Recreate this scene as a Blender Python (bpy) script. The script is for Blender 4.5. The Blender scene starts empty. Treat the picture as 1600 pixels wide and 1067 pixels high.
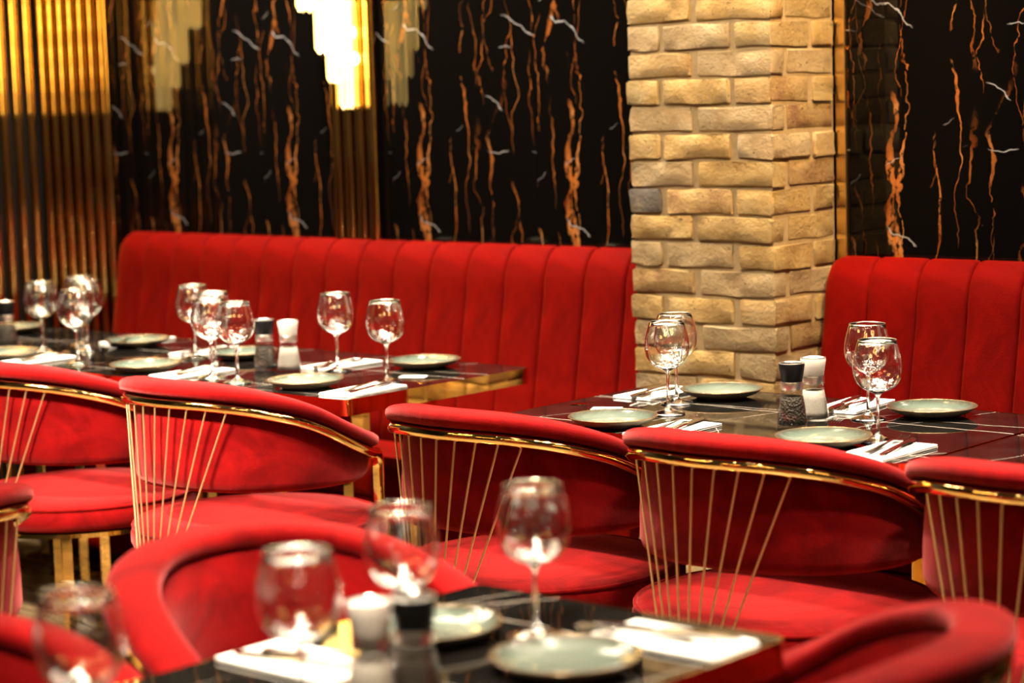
import bpy, bmesh, math, random
from mathutils import Vector, Matrix
import numpy as np

random.seed(7)
PI = math.pi
scene = bpy.context.scene
COL = scene.collection

# ------------------------------------------------------------------ camera, world, exposure
CAM_YAW, CAM_PITCH, CAM_ROLL, CAM_F, CAM_H = 0.7272532, 0.1165454, -0.0296741, 3400.0, 1.5
_f = Vector((-math.sin(CAM_YAW) * math.cos(CAM_PITCH), math.cos(CAM_YAW) * math.cos(CAM_PITCH), -math.sin(CAM_PITCH)))
_r = Vector((math.cos(CAM_YAW), math.sin(CAM_YAW), 0))
_u = _r.cross(_f)
_r2 = _r * math.cos(CAM_ROLL) + _u * math.sin(CAM_ROLL)
_u2 = -_r * math.sin(CAM_ROLL) + _u * math.cos(CAM_ROLL)
cd = bpy.data.cameras.new('camera')
cam = bpy.data.objects.new('camera', cd)
COL.objects.link(cam)
cam.matrix_world = Matrix(((_r2.x, _u2.x, -_f.x, 0), (_r2.y, _u2.y, -_f.y, 0), (_r2.z, _u2.z, -_f.z, CAM_H), (0, 0, 0, 1)))
cd.sensor_width = 36
cd.lens = CAM_F / 1600 * 36
cd.clip_start = 0.05
cd.dof.use_dof = True
cd.dof.focus_distance = 4.75
cd.dof.aperture_fstop = 2.6
scene.camera = cam

world = bpy.data.worlds.new('world')
scene.world = world
world.use_nodes = True
world.node_tree.nodes['Background'].inputs[0].default_value = (1, .62, .35, 1)
world.node_tree.nodes['Background'].inputs[1].default_value = 0.022

vs = scene.view_settings
vs.view_transform = 'Standard'
vs.look = 'None'
vs.gamma = 1
vs.use_curve_mapping = False
vs.exposure = 1.6
scene.cycles.sample_clamp_indirect = 80
scene.cycles.caustics_reflective = False
scene.cycles.caustics_refractive = False

WARM = (1, .85, .64)
AMBER = (1, .60, .22)
CEIL = 3.0

# (x, y, aim_x, aim_y, aim_z, power, half-angle degrees, colour)
DOWNLIGHTS = []
for _k in range(9):                      # row over the fronts of the tables
    _x = -6.0 + .62 * _k
    DOWNLIGHTS.append((_x, 3.22, _x, 3.30, 0, 100, 36, WARM))
for _k in range(7):                      # row close to the banquettes
    _x = -5.7 + .75 * _k
    DOWNLIGHTS.append((_x, 4.36, _x, 4.46, 0, 120 if _x < -3.5 else 75, 42, WARM))
for _x, _y in ((-2.6, 1.75), (-1.95, 2.0), (-1.75, 1.5), (-2.3, 2.35)):       # foreground table
    DOWNLIGHTS.append((_x, _y, _x, _y + .02, 0, 46, 25, WARM))
for _x, _y in ((-4.2, 1.0), (-3.85, 1.25), (-3.55, 1.1)):                         # left aisle, turned on the left chairs
    DOWNLIGHTS.append((_x, _y, _x * .25 - 3.32, 3.30, .66, 420, 12, WARM))
DOWNLIGHTS.append((-3.10, 2.85, -3.36, 4.5, 1.35, 85, 22, WARM))               # brick pillar
DOWNLIGHTS.append((-1.9, 4.05, -3.12, 4.65, 1.5, 200, 16, AMBER))
DOWNLIGHTS.append((-1.35, .95, -2.42, 2.25, .66, 270, 12, WARM))            # unseen spot added to brighten the inside of the big foreground chair
DOWNLIGHTS.append((-.95, .85, -1.82, 1.95, .80, 170, 11, WARM))             # unseen spot added to brighten the mill caps on the foreground table

# ------------------------------------------------------------------ materials
def new_mat(name):
    m = bpy.data.materials.new(name)
    m.use_nodes = True
    nt = m.node_tree
    return m, nt, nt.nodes['Principled BSDF']

def N(nt, typ, **kw):
    n = nt.nodes.new(typ)
    for k, v in kw.items():
        setattr(n, k, v)
    return n

def L(nt, a, b):
    nt.links.new(a, b)

def mathn(nt, op, a, b=None, clamp=False):
    n = nt.nodes.new('ShaderNodeMath')
    n.operation = op
    n.use_clamp = clamp
    for i, x in enumerate((a, b)):
        if x is None:
            continue
        if isinstance(x, (int, float)):
            n.inputs[i].default_value = x
        else:
            nt.links.new(x, n.inputs[i])
    return n.outputs[0]

def ramp(nt, fac, stops):
    n = nt.nodes.new('ShaderNodeValToRGB')
    e = n.color_ramp.elements
    while len(e) > 2:
        e.remove(e[-1])
    for i, (p, c) in enumerate(stops):
        if i >= 2:
            e.new(p)
        e[i].position = p
        e[i].color = (*c, 1) if len(c) == 3 else c
    nt.links.new(fac, n.inputs[0])
    return n.outputs[0]

def noise(nt, vec, scale, detail=2, rough=.5, dist=0):
    n = nt.nodes.new('ShaderNodeTexNoise')
    n.inputs['Scale'].default_value = scale
    n.inputs['Detail'].default_value = detail
    n.inputs['Roughness'].default_value = rough
    n.inputs['Distortion'].default_value = dist
    nt.links.new(vec, n.inputs['Vector'])
    return n.outputs['Fac']

def coords(nt, scale=(1, 1, 1), loc=(0, 0, 0), rot=(0, 0, 0)):
    tc = nt.nodes.new('ShaderNodeTexCoord')
    mp = nt.nodes.new('ShaderNodeMapping')
    mp.inputs['Scale'].default_value = scale
    mp.inputs['Location'].default_value = loc
    mp.inputs['Rotation'].default_value = rot
    nt.links.new(tc.outputs['Object'], mp.inputs['Vector'])
    return mp.outputs[0]

def mixc(nt, fac, a, b):
    n = nt.nodes.new('ShaderNodeMix')
    n.data_type = 'RGBA'
    for idx, x in ((0, fac), (6, a), (7, b)):
        if isinstance(x, (int, float)):
            n.inputs[idx].default_value = x
        elif isinstance(x, tuple):
            n.inputs[idx].default_value = (*x, 1)
        else:
            nt.links.new(x, n.inputs[idx])
    return n.outputs[2]

def bump(nt, b, height, strength=.3, dist=.01):
    n = nt.nodes.new('ShaderNodeBump')
    n.inputs['Strength'].default_value = strength
    n.inputs['Distance'].default_value = dist
    nt.links.new(height, n.inputs['Height'])
    nt.links.new(n.outputs[0], b.inputs['Normal'])

def simple(name, col, rough=.5, metal=0, **kw):
    m, nt, b = new_mat(name)
    b.inputs['Base Color'].default_value = (*col, 1)
    b.inputs['Roughness'].default_value = rough
    b.inputs['Metallic'].default_value = metal
    for k, v in kw.items():
        b.inputs[k].default_value = v
    return m

def velvet(name, dark, light, sheen_tint, sheen=.6):
    m, nt, b = new_mat(name)
    c = coords(nt)
    n1 = noise(nt, c, 5.5, 4, .6, 1.2)
    n2 = noise(nt, c, 260, 2)
    col = ramp(nt, n1, [(.36, dark), (.60, light)])
    L(nt, col, b.inputs['Base Color'])
    b.inputs['Roughness'].default_value = .75
    b.inputs['Specular IOR Level'].default_value = .03
    b.inputs['Sheen Weight'].default_value = sheen
    b.inputs['Sheen Roughness'].default_value = .42
    b.inputs['Sheen Tint'].default_value = (*sheen_tint, 1)
    bump(nt, b, mathn(nt, 'ADD', mathn(nt, 'MULTIPLY', n1, 6), n2), .25, .003)
    return m

def metal(name, col, rough, bump_s=0):
    m, nt, b = new_mat(name)
    b.inputs['Base Color'].default_value = (*col, 1)
    b.inputs['Metallic'].default_value = 1
    b.inputs['Roughness'].default_value = rough
    if bump_s:
        bump(nt, b, noise(nt, coords(nt), 28, 2), bump_s, .004)
    return m

def marble_black():
    """polished black wall marble: ragged orange-brown upright veins, sparse pale cross veins"""
    m, nt, b = new_mat('black_gold_marble')
    c = coords(nt)
    sep = nt.nodes.new('ShaderNodeSeparateXYZ')
    L(nt, c, sep.inputs[0])
    X, Z = sep.outputs[0], sep.outputs[2]
    fine = noise(nt, coords(nt, (1, 1, .6)), 62, 3, .65)
    rag = ramp(nt, fine, [(.38, (0, 0, 0)), (.48, (1, 1, 1))])
    veins = None
    for k, (pitch, a1, a2, wmin, wmax, thr) in enumerate(((.118, .24, .065, .0015, .060, .46), (.085, .20, .060, .0013, .03, .50), (.30, .34, .08, .0018, .085, .44))):
        w1 = mathn(nt, 'MULTIPLY', mathn(nt, 'SUBTRACT', noise(nt, coords(nt, (1.2, 1, 1), (3.1 * k, 0, 1.7 * k)), 3.0, 2, .45), .5), a1)
        w2 = mathn(nt, 'MULTIPLY', mathn(nt, 'SUBTRACT', noise(nt, coords(nt, (1, 1, 1), (5.3 * k, 0, 2.2)), 11, 3, .6), .5), a2)
        t = mathn(nt, 'ADD', mathn(nt, 'ADD', X, w1), w2)
        t = mathn(nt, 'ADD', mathn(nt, 'DIVIDE', t, pitch), 10.37 * (k + 1))
        d = mathn(nt, 'MULTIPLY', mathn(nt, 'ABSOLUTE', mathn(nt, 'SUBTRACT', mathn(nt, 'FRACT', t), .5)), pitch)
        blot = noise(nt, coords(nt, (1.3, 1, .42), (2.0 + k, 0, 4.0 * k)), 9, 3, .55)
        w = mathn(nt, 'ADD', mathn(nt, 'MULTIPLY', mathn(nt, 'SUBTRACT', blot, .50, True), wmax), wmin)
        v = mathn(nt, 'MULTIPLY', mathn(nt, 'SUBTRACT', 1.0, mathn(nt, 'DIVIDE', d, w), True), 2.5, True)
        pres = ramp(nt, noise(nt, coords(nt, (1.6, 1, .45), (7.0 * k, 0, 2)), 5, 2), [(thr, (0, 0, 0)), (thr + .10, (1, 1, 1))])
        v = mathn(nt, 'MULTIPLY', mathn(nt, 'MULTIPLY', v, rag), pres)
        veins = v if veins is None else mathn(nt, 'MAXIMUM', veins, v)
    white = None
    for k, (ang, pitch, a1, hw, thr) in enumerate(((-.60, .23, .10, .0024, .53), (-.05, .31, .07, .0020, .58), (.55, .45, .10, .0018, .58))):
        wob = mathn(nt, 'MULTIPLY', mathn(nt, 'SUBTRACT', noise(nt, coords(nt, (1, 1, 1), (k * 4.1, 0, 3)), 7, 4, .6), .5), a1)
        t = mathn(nt, 'ADD', mathn(nt, 'MULTIPLY', X, -math.sin(ang)), mathn(nt, 'MULTIPLY', Z, math.cos(ang)))
        t = mathn(nt, 'ADD', mathn(nt, 'DIVIDE', mathn(nt, 'ADD', t, wob), pitch), 8.2 + k)
        d = mathn(nt, 'MULTIPLY', mathn(nt, 'ABSOLUTE', mathn(nt, 'SUBTRACT', mathn(nt, 'FRACT', t), .5)), pitch)
        v = mathn(nt, 'MULTIPLY', mathn(nt, 'SUBTRACT', 1.0, mathn(nt, 'DIVIDE', d, hw), True), 1.8, True)
        pres = ramp(nt, noise(nt, coords(nt, (1, 1, 1), (9.0 * k, 0, 5)), 5, 1), [(thr, (0, 0, 0)), (thr + .04, (1, 1, 1))])
        v = mathn(nt, 'MULTIPLY', v, pres)
        white = v if white is None else mathn(nt, 'MAXIMUM', white, v)
    oc = ramp(nt, noise(nt, coords(nt, (1, 1, .5)), 16, 3), [(.33, (.10, .022, .004)), (.52, (.24, .075, .015)), (.70, (.32, .14, .045))])
    col = mixc(nt, veins, (.002, .0016, .0014), oc)
    col = mixc(nt, white, col, (.2, .195, .2))
    L(nt, col, b.inputs['Base Color'])
    b.inputs['Roughness'].default_value = .035
    b.inputs['Specular IOR Level'].default_value = .35
    return m

def marble_table():
    """polished near-black table marble with straight hair-thin pale veins"""
    m, nt, b = new_mat('table_marble')
    c = coords(nt)
    sep = nt.nodes.new('ShaderNodeSeparateXYZ')
    L(nt, c, sep.inputs[0])
    wob = mathn(nt, 'MULTIPLY', mathn(nt, 'SUBTRACT', noise(nt, c, 7, 3), .5), .03)
    veins = None
    # (angle, pitch, offset, half width, presence threshold)
    for ang, pitch, off, hw, thr in ((.0, .335, .075, .0015, .05), (.09, .47, .11, .0011, .34), (1.25, .31, .1, .0008, .42), (1.5, .43, .02, .0007, .45), (.9, .5, .3, .0010, .46), (2.2, .62, .2, .0007, .50)):
        t = mathn(nt, 'ADD', mathn(nt, 'MULTIPLY', sep.outputs[0], -math.sin(ang)), mathn(nt, 'MULTIPLY', sep.outputs[1], math.cos(ang)))
        t = mathn(nt, 'ADD', t, wob)
        t = mathn(nt, 'DIVIDE', mathn(nt, 'ADD', t, off + 20 * pitch), pitch)
        fr = mathn(nt, 'ABSOLUTE', mathn(nt, 'SUBTRACT', mathn(nt, 'FRACT', t), .5))
        ln = mathn(nt, 'SUBTRACT', 1.0, mathn(nt, 'DIVIDE', fr, hw / pitch * 1.5), True)
        ln = mathn(nt, 'MULTIPLY', ln, 2, True)
        pr = ramp(nt, noise(nt, coords(nt, (1, 1, 1), (ang * 9, ang * 3, 0)), 2.2, 1), [(thr, (0, 0, 0)), (thr + .07, (1, 1, 1))])
        ln = mathn(nt, 'MULTIPLY', ln, pr)
        veins = ln if veins is None else mathn(nt, 'MAXIMUM', veins, ln)
    base = ramp(nt, noise(nt, c, 9, 5, .6), [(.4, (.004, .0034, .003)), (.75, (.011, .0095, .008))])
    col = mixc(nt, veins, base, (.45, .39, .33))
    L(nt, col, b.inputs['Base Color'])
    b.inputs['Roughness'].default_value = .035
    b.inputs['Specular IOR Level'].default_value = .7
    return m

def brick_mat(name, c1, c2, c3):
    m, nt, b = new_mat(name)
    tc = nt.nodes.new('ShaderNodeTexCoord')
    oi = nt.nodes.new('ShaderNodeObjectInfo')
    off = nt.nodes.new('ShaderNodeVectorMath')
    off.operation = 'ADD'
    comb = nt.nodes.new('ShaderNodeCombineXYZ')
    for i in range(3):
        L(nt, mathn(nt, 'MULTIPLY', oi.outputs['Random'], 37.0 + 11 * i), comb.inputs[i])
    L(nt, tc.outputs['Object'], off.inputs[0])
    L(nt, comb.outputs[0], off.inputs[1])
    v = off.outputs[0]
    n1 = noise(nt, v, 9, 4, .6)
    n2 = noise(nt, v, 90, 5, .7)
    col = ramp(nt, n1, [(.30, c1), (.5, c2), (.72, c3)])
    pits = ramp(nt, noise(nt, v, 120, 2, .6), [(.27, (1, 1, 1)), (.34, (0, 0, 0))])
    col = mixc(nt, pits, col, (.10, .06, .03))
    hv = nt.nodes.new('ShaderNodeHueSaturation')
    L(nt, col, hv.inputs['Color'])
    L(nt, mathn(nt, 'ADD', mathn(nt, 'MULTIPLY', oi.outputs['Random'], .35), .83), hv.inputs['Value'])
    L(nt, hv.outputs[0], b.inputs['Base Color'])
    b.inputs['Roughness'].default_value = .9
    b.inputs['Specular IOR Level'].default_value = .2
    h = mathn(nt, 'SUBTRACT', mathn(nt, 'ADD', n2, mathn(nt, 'MULTIPLY', n1, 1.5)), mathn(nt, 'MULTIPLY', pits, 1.2))
    bump(nt, b, h, .85, .009)
    return m

def rough_mortar():
    m, nt, b = new_mat('lime_mortar')
    n = noise(nt, coords(nt), 60, 4, .6)
    L(nt, ramp(nt, n, [(.3, (0.216, 0.146, 0.066)), (.7, (0.273, 0.197, 0.099))]), b.inputs['Base Color'])
    b.inputs['Roughness'].default_value = .95
    bump(nt, b, n, .4, .003)
    return m

def plate_mat():
    m, nt, b = new_mat('celadon_glaze')
    c = coords(nt)
    ln = nt.nodes.new('ShaderNodeVectorMath')
    ln.operation = 'LENGTH'
    sep = nt.nodes.new('ShaderNodeSeparateXYZ')
    L(nt, c, sep.inputs[0])
    comb = nt.nodes.new('ShaderNodeCombineXYZ')
    L(nt, sep.outputs[0], comb.inputs[0])
    L(nt, sep.outputs[1], comb.inputs[1])
    L(nt, comb.outputs[0], ln.inputs[0])
    r = mathn(nt, 'ADD', ln.outputs['Value'], mathn(nt, 'MULTIPLY', mathn(nt, 'SUBTRACT', noise(nt, c, 26, 3), .5), .012))
    col = ramp(nt, mathn(nt, 'DIVIDE', r, .1), [(.0, (0.146, 0.169, 0.141)), (.58, (0.122, 0.150, 0.122)), (.82, (0.061, 0.085, 0.066)), (.92, (0.026, 0.028, 0.019)), (.97, (0.047, 0.031, 0.014))])
    streak = noise(nt, coords(nt, (4, 40, 1), (0, 0, 0), (0, 0, .5)), 3, 3)
    col = mixc(nt, mathn(nt, 'MULTIPLY', streak, .30), col, (0.197, 0.226, 0.193))
    L(nt, col, b.inputs['Base Color'])
    b.inputs['Roughness'].default_value = .14
    b.inputs['Coat Weight'].default_value = .5
    b.inputs['Coat Roughness'].default_value = .05
    return m

def speckle(name, a, bcol, scale, bs=.9):
    m, nt, b = new_mat(name)
    vn = nt.nodes.new('ShaderNodeTexVoronoi')
    vn.inputs['Scale'].default_value = scale
    L(nt, coords(nt), vn.inputs['Vector'])
    L(nt, mixc(nt, vn.outputs['Distance'], bcol, a), b.inputs['Base Color'])
    b.inputs['Roughness'].default_value = .6
    bump(nt, b, vn.outputs['Distance'], bs, .004)
    return m

def glassm(name, col=(1, 1, 1), rough=0.0, ior=1.45):
    m, nt, b = new_mat(name)
    b.inputs['Base Color'].default_value = (*col, 1)
    b.inputs['Roughness'].default_value = rough
    b.inputs['IOR'].default_value = ior
    b.inputs['Transmission Weight'].default_value = 1
    b.inputs['Coat Weight'].default_value = 1
    b.inputs['Coat Roughness'].default_value = .035
    b.inputs['Coat IOR'].default_value = 1.85
    return m

def thin_glass(name):
    # thin-walled jar: clear with a mirror sheen, so what is inside stays lit
    m = bpy.data.materials.new(name)
    m.use_nodes = True
    nt = m.node_tree
    nt.nodes.remove(nt.nodes['Principled BSDF'])
    out = nt.nodes['Material Output']
    fr = nt.nodes.new('ShaderNodeLayerWeight')
    fr.inputs[0].default_value = .5
    facing = mathn(nt, 'ADD', mathn(nt, 'MULTIPLY', mathn(nt, 'POWER', fr.outputs['Facing'], 4.0), .5), .05)
    tr = nt.nodes.new('ShaderNodeBsdfTransparent')
    tr.inputs[0].default_value = (.96, .96, .95, 1)
    gl = nt.nodes.new('ShaderNodeBsdfGlossy')
    gl.inputs['Roughness'].default_value = .05
    mx = nt.nodes.new('ShaderNodeMixShader')
    nt.links.new(facing, mx.inputs[0])
    nt.links.new(tr.outputs[0], mx.inputs[1])
    nt.links.new(gl.outputs[0], mx.inputs[2])
    nt.links.new(mx.outputs[0], out.inputs['Surface'])
    return m

def emit(name, col, s):
    m, nt, b = new_mat(name)
    b.inputs['Base Color'].default_value = (*col, 1)
    b.inputs['Emission Color'].default_value = (*col, 1)
    b.inputs['Emission Strength'].default_value = s
    return m

def floor_mat():
    m, nt, b = new_mat('dark_tile')
    oi = nt.nodes.new('ShaderNodeObjectInfo')
    c = coords(nt, (1, 6, 1))
    n1 = noise(nt, c, 4, 5, .6, .5)
    L(nt, ramp(nt, n1, [(.3, (.12, .08, .042)), (.7, (.28, .20, .11))]), b.inputs['Base Color'])
    b.inputs['Roughness'].default_value = .22
    return m

M = dict(
    velvet=velvet('raspberry_velvet', (.120, .0010, .0014), (.225, .0026, .0030), (1, .26, .26), .52),
    bench=velvet('scarlet_velvet', (.078, .0005, .0002), (.118, .0010, .0003), (1, .09, .02), .19),
    gold=metal('polished_gold', (.95, .66, .26), .07, .25),
    gold_smooth=metal('mirror_gold', (.92, .62, .22), .05),
    gold_tube=metal('brass_tube', (.88, .58, .20), .07),
    gold_wire=metal('satin_gold_wire', (1, .76, .42), .38),
    trim_gold=metal('trim_gold', (.92, .62, .24), .2),
    rim=metal('rim_highlight', (.95, .84, .68), .25),  # pale metal standing in for the highlight along the glass lips
    steel=metal('cutlery_steel', (.72, .68, .62), .16),
    collar=metal('brushed_collar', (.75, .72, .68), .28),
    marble=marble_black(),
    table=marble_table(),
    brick=brick_mat('yellow_stock_brick', (0.207, 0.127, 0.042), (0.273, 0.183, 0.070), (0.301, 0.226, 0.113)),
    brick_pale=brick_mat('pale_stock_brick', (0.197, 0.132, 0.066), (0.259, 0.188, 0.099), (0.291, 0.230, 0.141)),
    brick_rust=brick_mat('rusty_stock_brick', (0.150, 0.070, 0.033), (0.259, 0.169, 0.070), (0.282, 0.207, 0.103)),
    brick_grey=brick_mat('burnt_grey_brick', (0.047, 0.042, 0.035), (0.080, 0.070, 0.061), (0.197, 0.155, 0.094)),
    mortar=rough_mortar(),
    plate=plate_mat(),
    plate_rim=simple('bronze_rim', (.24, .15, .07), .22, .7),
    plate_under=simple('stoneware_underside', (.17, .15, .11), .45),
    napkin=simple('white_paper', (.86, .84, .80), .9),
    glass=glassm('clear_glass'),
    cap_black=simple('black_plastic', (.004, .004, .0045), .45, 0, **{'Specular IOR Level': .2}),
    cap_white=simple('white_plastic', (.78, .71, .65), .4),
    pepper=speckle('peppercorns', (.060, .040, .025), (.006, .004, .003), 190),
    salt=speckle('coarse_salt', (.60, .55, .50), (.50, .46, .42), 240, .12),
    mill_glass=thin_glass('mill_glass'),
    black=simple('matt_black', (.004, .004, .004), .5),
    ceiling=simple('dark_ceiling', (.03, .022, .016), .7),
    floor=floor_mat(),
    grout=simple('floor_joint', (.02, .015, .01), .8),
    card=simple('card_white', (.80, .76, .74), .6),
    card_ink=simple('card_print', (.18, .15, .16), .6),
    bulb_warm=emit('warm_bulb', (1, .86, .66), 14),
    bulb_amber=emit('amber_bulb', (1, .60, .20), 6),
    lamp_disc=emit('downlight_disc', WARM, 25),
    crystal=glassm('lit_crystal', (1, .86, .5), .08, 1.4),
    sconce_bulb=emit('sconce_bulb', (1, .66, .22), 4),
)
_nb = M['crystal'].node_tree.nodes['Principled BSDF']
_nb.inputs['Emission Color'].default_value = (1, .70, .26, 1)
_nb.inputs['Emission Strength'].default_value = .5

# ------------------------------------------------------------------ object helpers
def link_mesh(name, bm, mats, parent=None, smooth=False, loc=None):
    me = bpy.data.meshes.new(name)
    bmesh.ops.recalc_face_normals(bm, faces=bm.faces)
    bm.to_mesh(me)
    bm.free()
    for m in (mats if isinstance(mats, (list, tuple)) else [mats]):
        me.materials.append(m)
    if smooth:
        me.polygons.foreach_set('use_smooth', [True] * len(me.polygons))
        if smooth != 'full':
            me.set_sharp_from_angle(angle=math.radians(40))
    o = bpy.data.objects.new(name, me)
    COL.objects.link(o)
    if parent:
        o.parent = parent
    if loc:
        o.location = loc
    return o

def again(src, parent=None, loc=None, rotz=None):
    c = src.copy()
    COL.objects.link(c)
    c.parent = parent
    if loc is not None:
        c.location = loc
    if rotz is not None:
        c.rotation_euler = (0, 0, rotz)
    return c

def tag(o, label, cat, group=None, kind=None):
    o['label'] = label
    o['category'] = cat
    if group:
        o['group'] = group
    if kind:
        o['kind'] = kind
    return o

def thing(name, label, cat, loc=(0, 0, 0), rotz=0, group=None):
    o = bpy.data.objects.new(name, None)
    o.empty_display_size = .1
    COL.objects.link(o)
    o.location = loc
    o.rotation_euler = (0, 0, rotz)
    return tag(o, label, cat, group)

def dup(root, label, loc, rotz=0):
    r = root.copy()
    COL.objects.link(r)
    r.location = loc
    r.rotation_euler = (0, 0, rotz)
    r['label'] = label
    for ch in root.children:
        c = ch.copy()
        COL.objects.link(c)
        c.parent = r
        for g in ch.children:
            d = g.copy()
            COL.objects.link(d)
            d.parent = c
    return r

def structure(o):
    o['kind'] = 'structure'
    return o

def box(bm, x0, x1, y0, y1, z0, z1, bev=0, seg=1, mat=0):
    vs_ = [bm.verts.new((x, y, z)) for z in (z0, z1) for y in (y0, y1) for x in (x0, x1)]
    fs = [bm.faces.new([vs_[i] for i in q]) for q in ((0, 2, 3, 1), (4, 5, 7, 6), (0, 1, 5, 4), (2, 6, 7, 3), (0, 4, 6, 2), (1, 3, 7, 5))]
    for f in fs:
        f.material_index = mat
    if bev:
        es = list({e for f in fs for e in f.edges})
        r = bmesh.ops.bevel(bm, geom=es, offset=bev, segments=seg, affect='EDGES', profile=.5)
        for f in r['faces']:
            f.material_index = mat
    return bm

def lathe(bm, prof, seg=40, mat=0, closed=False, cx=0, cy=0):
    rings = []
    for r, z in prof:
        if r < 1e-5:
            rings.append([bm.verts.new((cx, cy, z))])
        else:
            rings.append([bm.verts.new((cx + r * math.cos(2 * PI * k / seg), cy + r * math.sin(2 * PI * k / seg), z)) for k in range(seg)])
    pairs = list(zip(rings, rings[1:]))
    if closed:
        pairs.append((rings[-1], rings[0]))
    for a, b in pairs:
        for k in range(seg):
            k2 = (k + 1) % seg
            if len(a) == 1 and len(b) == 1:
                continue
            if len(a) == 1:
                f = bm.faces.new((a[0], b[k], b[k2]))
            elif len(b) == 1:
                f = bm.faces.new((a[k], b[0], a[k2]))
            else:
                f = bm.faces.new((a[k], b[k], b[k2], a[k2]))
            f.material_index = mat
    return bm

def sweep(bm, frames, section, cap=True, closed=False, mat=0):
    """frames: list of (origin, axis_u, axis_v); section: list of (u, v)"""
    rings = [[bm.verts.new(o + u * a + v * b) for a, b in section] for o, u, v in frames]
    n = len(section)
    pairs = list(zip(rings, rings[1:]))
    if closed:
        pairs.append((rings[-1], rings[0]))
    for A, B in pairs:
        for k in range(n):
            f = bm.faces.new((A[k], A[(k + 1) % n], B[(k + 1) % n], B[k]))
            f.material_index = mat
    if cap and not closed:
        for R in (rings[0], rings[-1]):
            f = bm.faces.new(R)
            f.material_index = mat
    return bm

def rod(bm, p, q, r, seg=8, r2=None, mat=0):
    p, q = Vector(p), Vector(q)
    d = (q - p).normalized()
    u = d.orthogonal().normalized()
    v = d.cross(u)
    sec = [(math.cos(2 * PI * k / seg), math.sin(2 * PI * k / seg)) for k in range(seg)]
    r2 = r if r2 is None else r2
    sweep(bm, [(p, u * r, v * r), (q, u * r2, v * r2)], sec, mat=mat)
    return bm

def ellipse_section(a, b, n=14, p=1.0):
    out = []
    for k in range(n):
        t = 2 * PI * k / n
        c, s = math.cos(t), math.sin(t)
        out.append((a * math.copysign(abs(c) ** p, c), b * math.copysign(abs(s) ** p, s)))
    return out

def round_rect(w, h, r, n=3):
    out = []
    for cx, cy, a0 in ((w / 2 - r, h / 2 - r, 0), (-w / 2 + r, h / 2 - r, PI / 2), (-w / 2 + r, -h / 2 + r, PI), (w / 2 - r, -h / 2 + r, 1.5 * PI)):
        for k in range(n + 1):
            t = a0 + PI / 2 * k / n
            out.append((cx + r * math.cos(t), cy + r * math.sin(t)))
    return out

def lerp_table(tab, x):
    x = abs(x)
    for (x0, y0), (x1, y1) in zip(tab, tab[1:]):
        if x <= x1:
            t = (x - x0) / (x1 - x0)
            t = t * t * (3 - 2 * t) if False else t
            return y0 + (y1 - y0) * t
    return tab[-1][1]

# ------------------------------------------------------------------ the room
WALL_Y = 4.80
RET_X = -6.50

bm = bmesh.new()
box(bm, -9, 2, -2.5, 5.0, -.12, -.006)
floor = structure(link_mesh('floor', bm, M['grout']))
bm = bmesh.new()
box(bm, 0, .894, 0, .294, -.006, 0, .002)
tile0 = None
fx, fy = -6.9, 1.5
for j in range(11):
    for i in range(6):
        p = (fx + i * .9 + (.45 if j % 2 else 0), fy + j * .3, 0)
        if tile0 is None:
            tile0 = link_mesh('floor_tile', bm, M['floor'], floor, loc=p)
        else:
            again(tile0, floor, p)
bm = bmesh.new()
box(bm, -9, 2, -2.5, 5.0, CEIL, CEIL + .1)
ceiling = structure(link_mesh('ceiling', bm, M['ceiling']))

# back wall: black core with the marble panels in front, every panel the same printed slab
bm = bmesh.new()
box(bm, -6.7, 2, WALL_Y + .02, WALL_Y + .15, 0, CEIL)
wall_back = structure(link_mesh('wall_back', bm, M['black']))
bm = bmesh.new()
PW = .59
box(bm, 0, PW - .0015, 0, .02, 0, CEIL - .001, .0006)
panel0 = None
for i, x in enumerate([-6.515 + PW * k for k in range(6)] + [-3.085 + PW * k for k in range(8)]):
    if panel0 is None:
        panel0 = link_mesh('marble_panel', bm, M['marble'], wall_back, loc=(x, WALL_Y, 0))
    else:
        again(panel0, wall_back, (x, WALL_Y, 0))
# left return wall
bm = bmesh.new()
box(bm, RET_X - .15, RET_X, -2.5, WALL_Y + .02, 0, CEIL)
wall_left = structure(link_mesh('wall_left', bm, M['black']))
bm = bmesh.new()
box(bm, -3.121, -3.089, WALL_Y - .012, WALL_Y + .02, 0, CEIL - .001, .002)
structure(link_mesh('trim_1', bm, M['trim_gold']))

# reeded brass tubes in the left corner, on the back wall and on the return wall
tubes = thing('brass_tube_screen', 'floor-to-ceiling screen of upright polished brass tubes filling the left corner', 'wall screen', (RET_X + .02, WALL_Y - .02, 0))
bm = bmesh.new()
lathe(bm, [(.0165, .0), (.0165, CEIL - .002)], 20)
tube0 = None
spots = [(.035 + .058 * k, -.012) for k in range(7)] + [(.004, -.055 - .058 * k) for k in range(13)]
for x, y in spots:
    if tube0 is None:
        tube0 = link_mesh('tube', bm, M['gold_tube'], tubes, True, (x, y, 0))
    else:
        again(tube0, tubes, (x, y, 0))

# ------------------------------------------------------------------ brick pillar
PX0, PX1, PY0, PY1 = -3.575, -3.119, 4.50, 4.785
ROW = .0699
pillar = thing('brick_pillar', 'square pillar of rough yellow stock bricks between the two banquettes', 'pillar', (PX0, PY0, 0))
bm = bmesh.new()
box(bm, .0085, PX1 - PX0 - .0065, .0085, PY1 - PY0, 0, CEIL - .002)
link_mesh('mortar_core', bm, M['mortar'], pillar)

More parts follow.
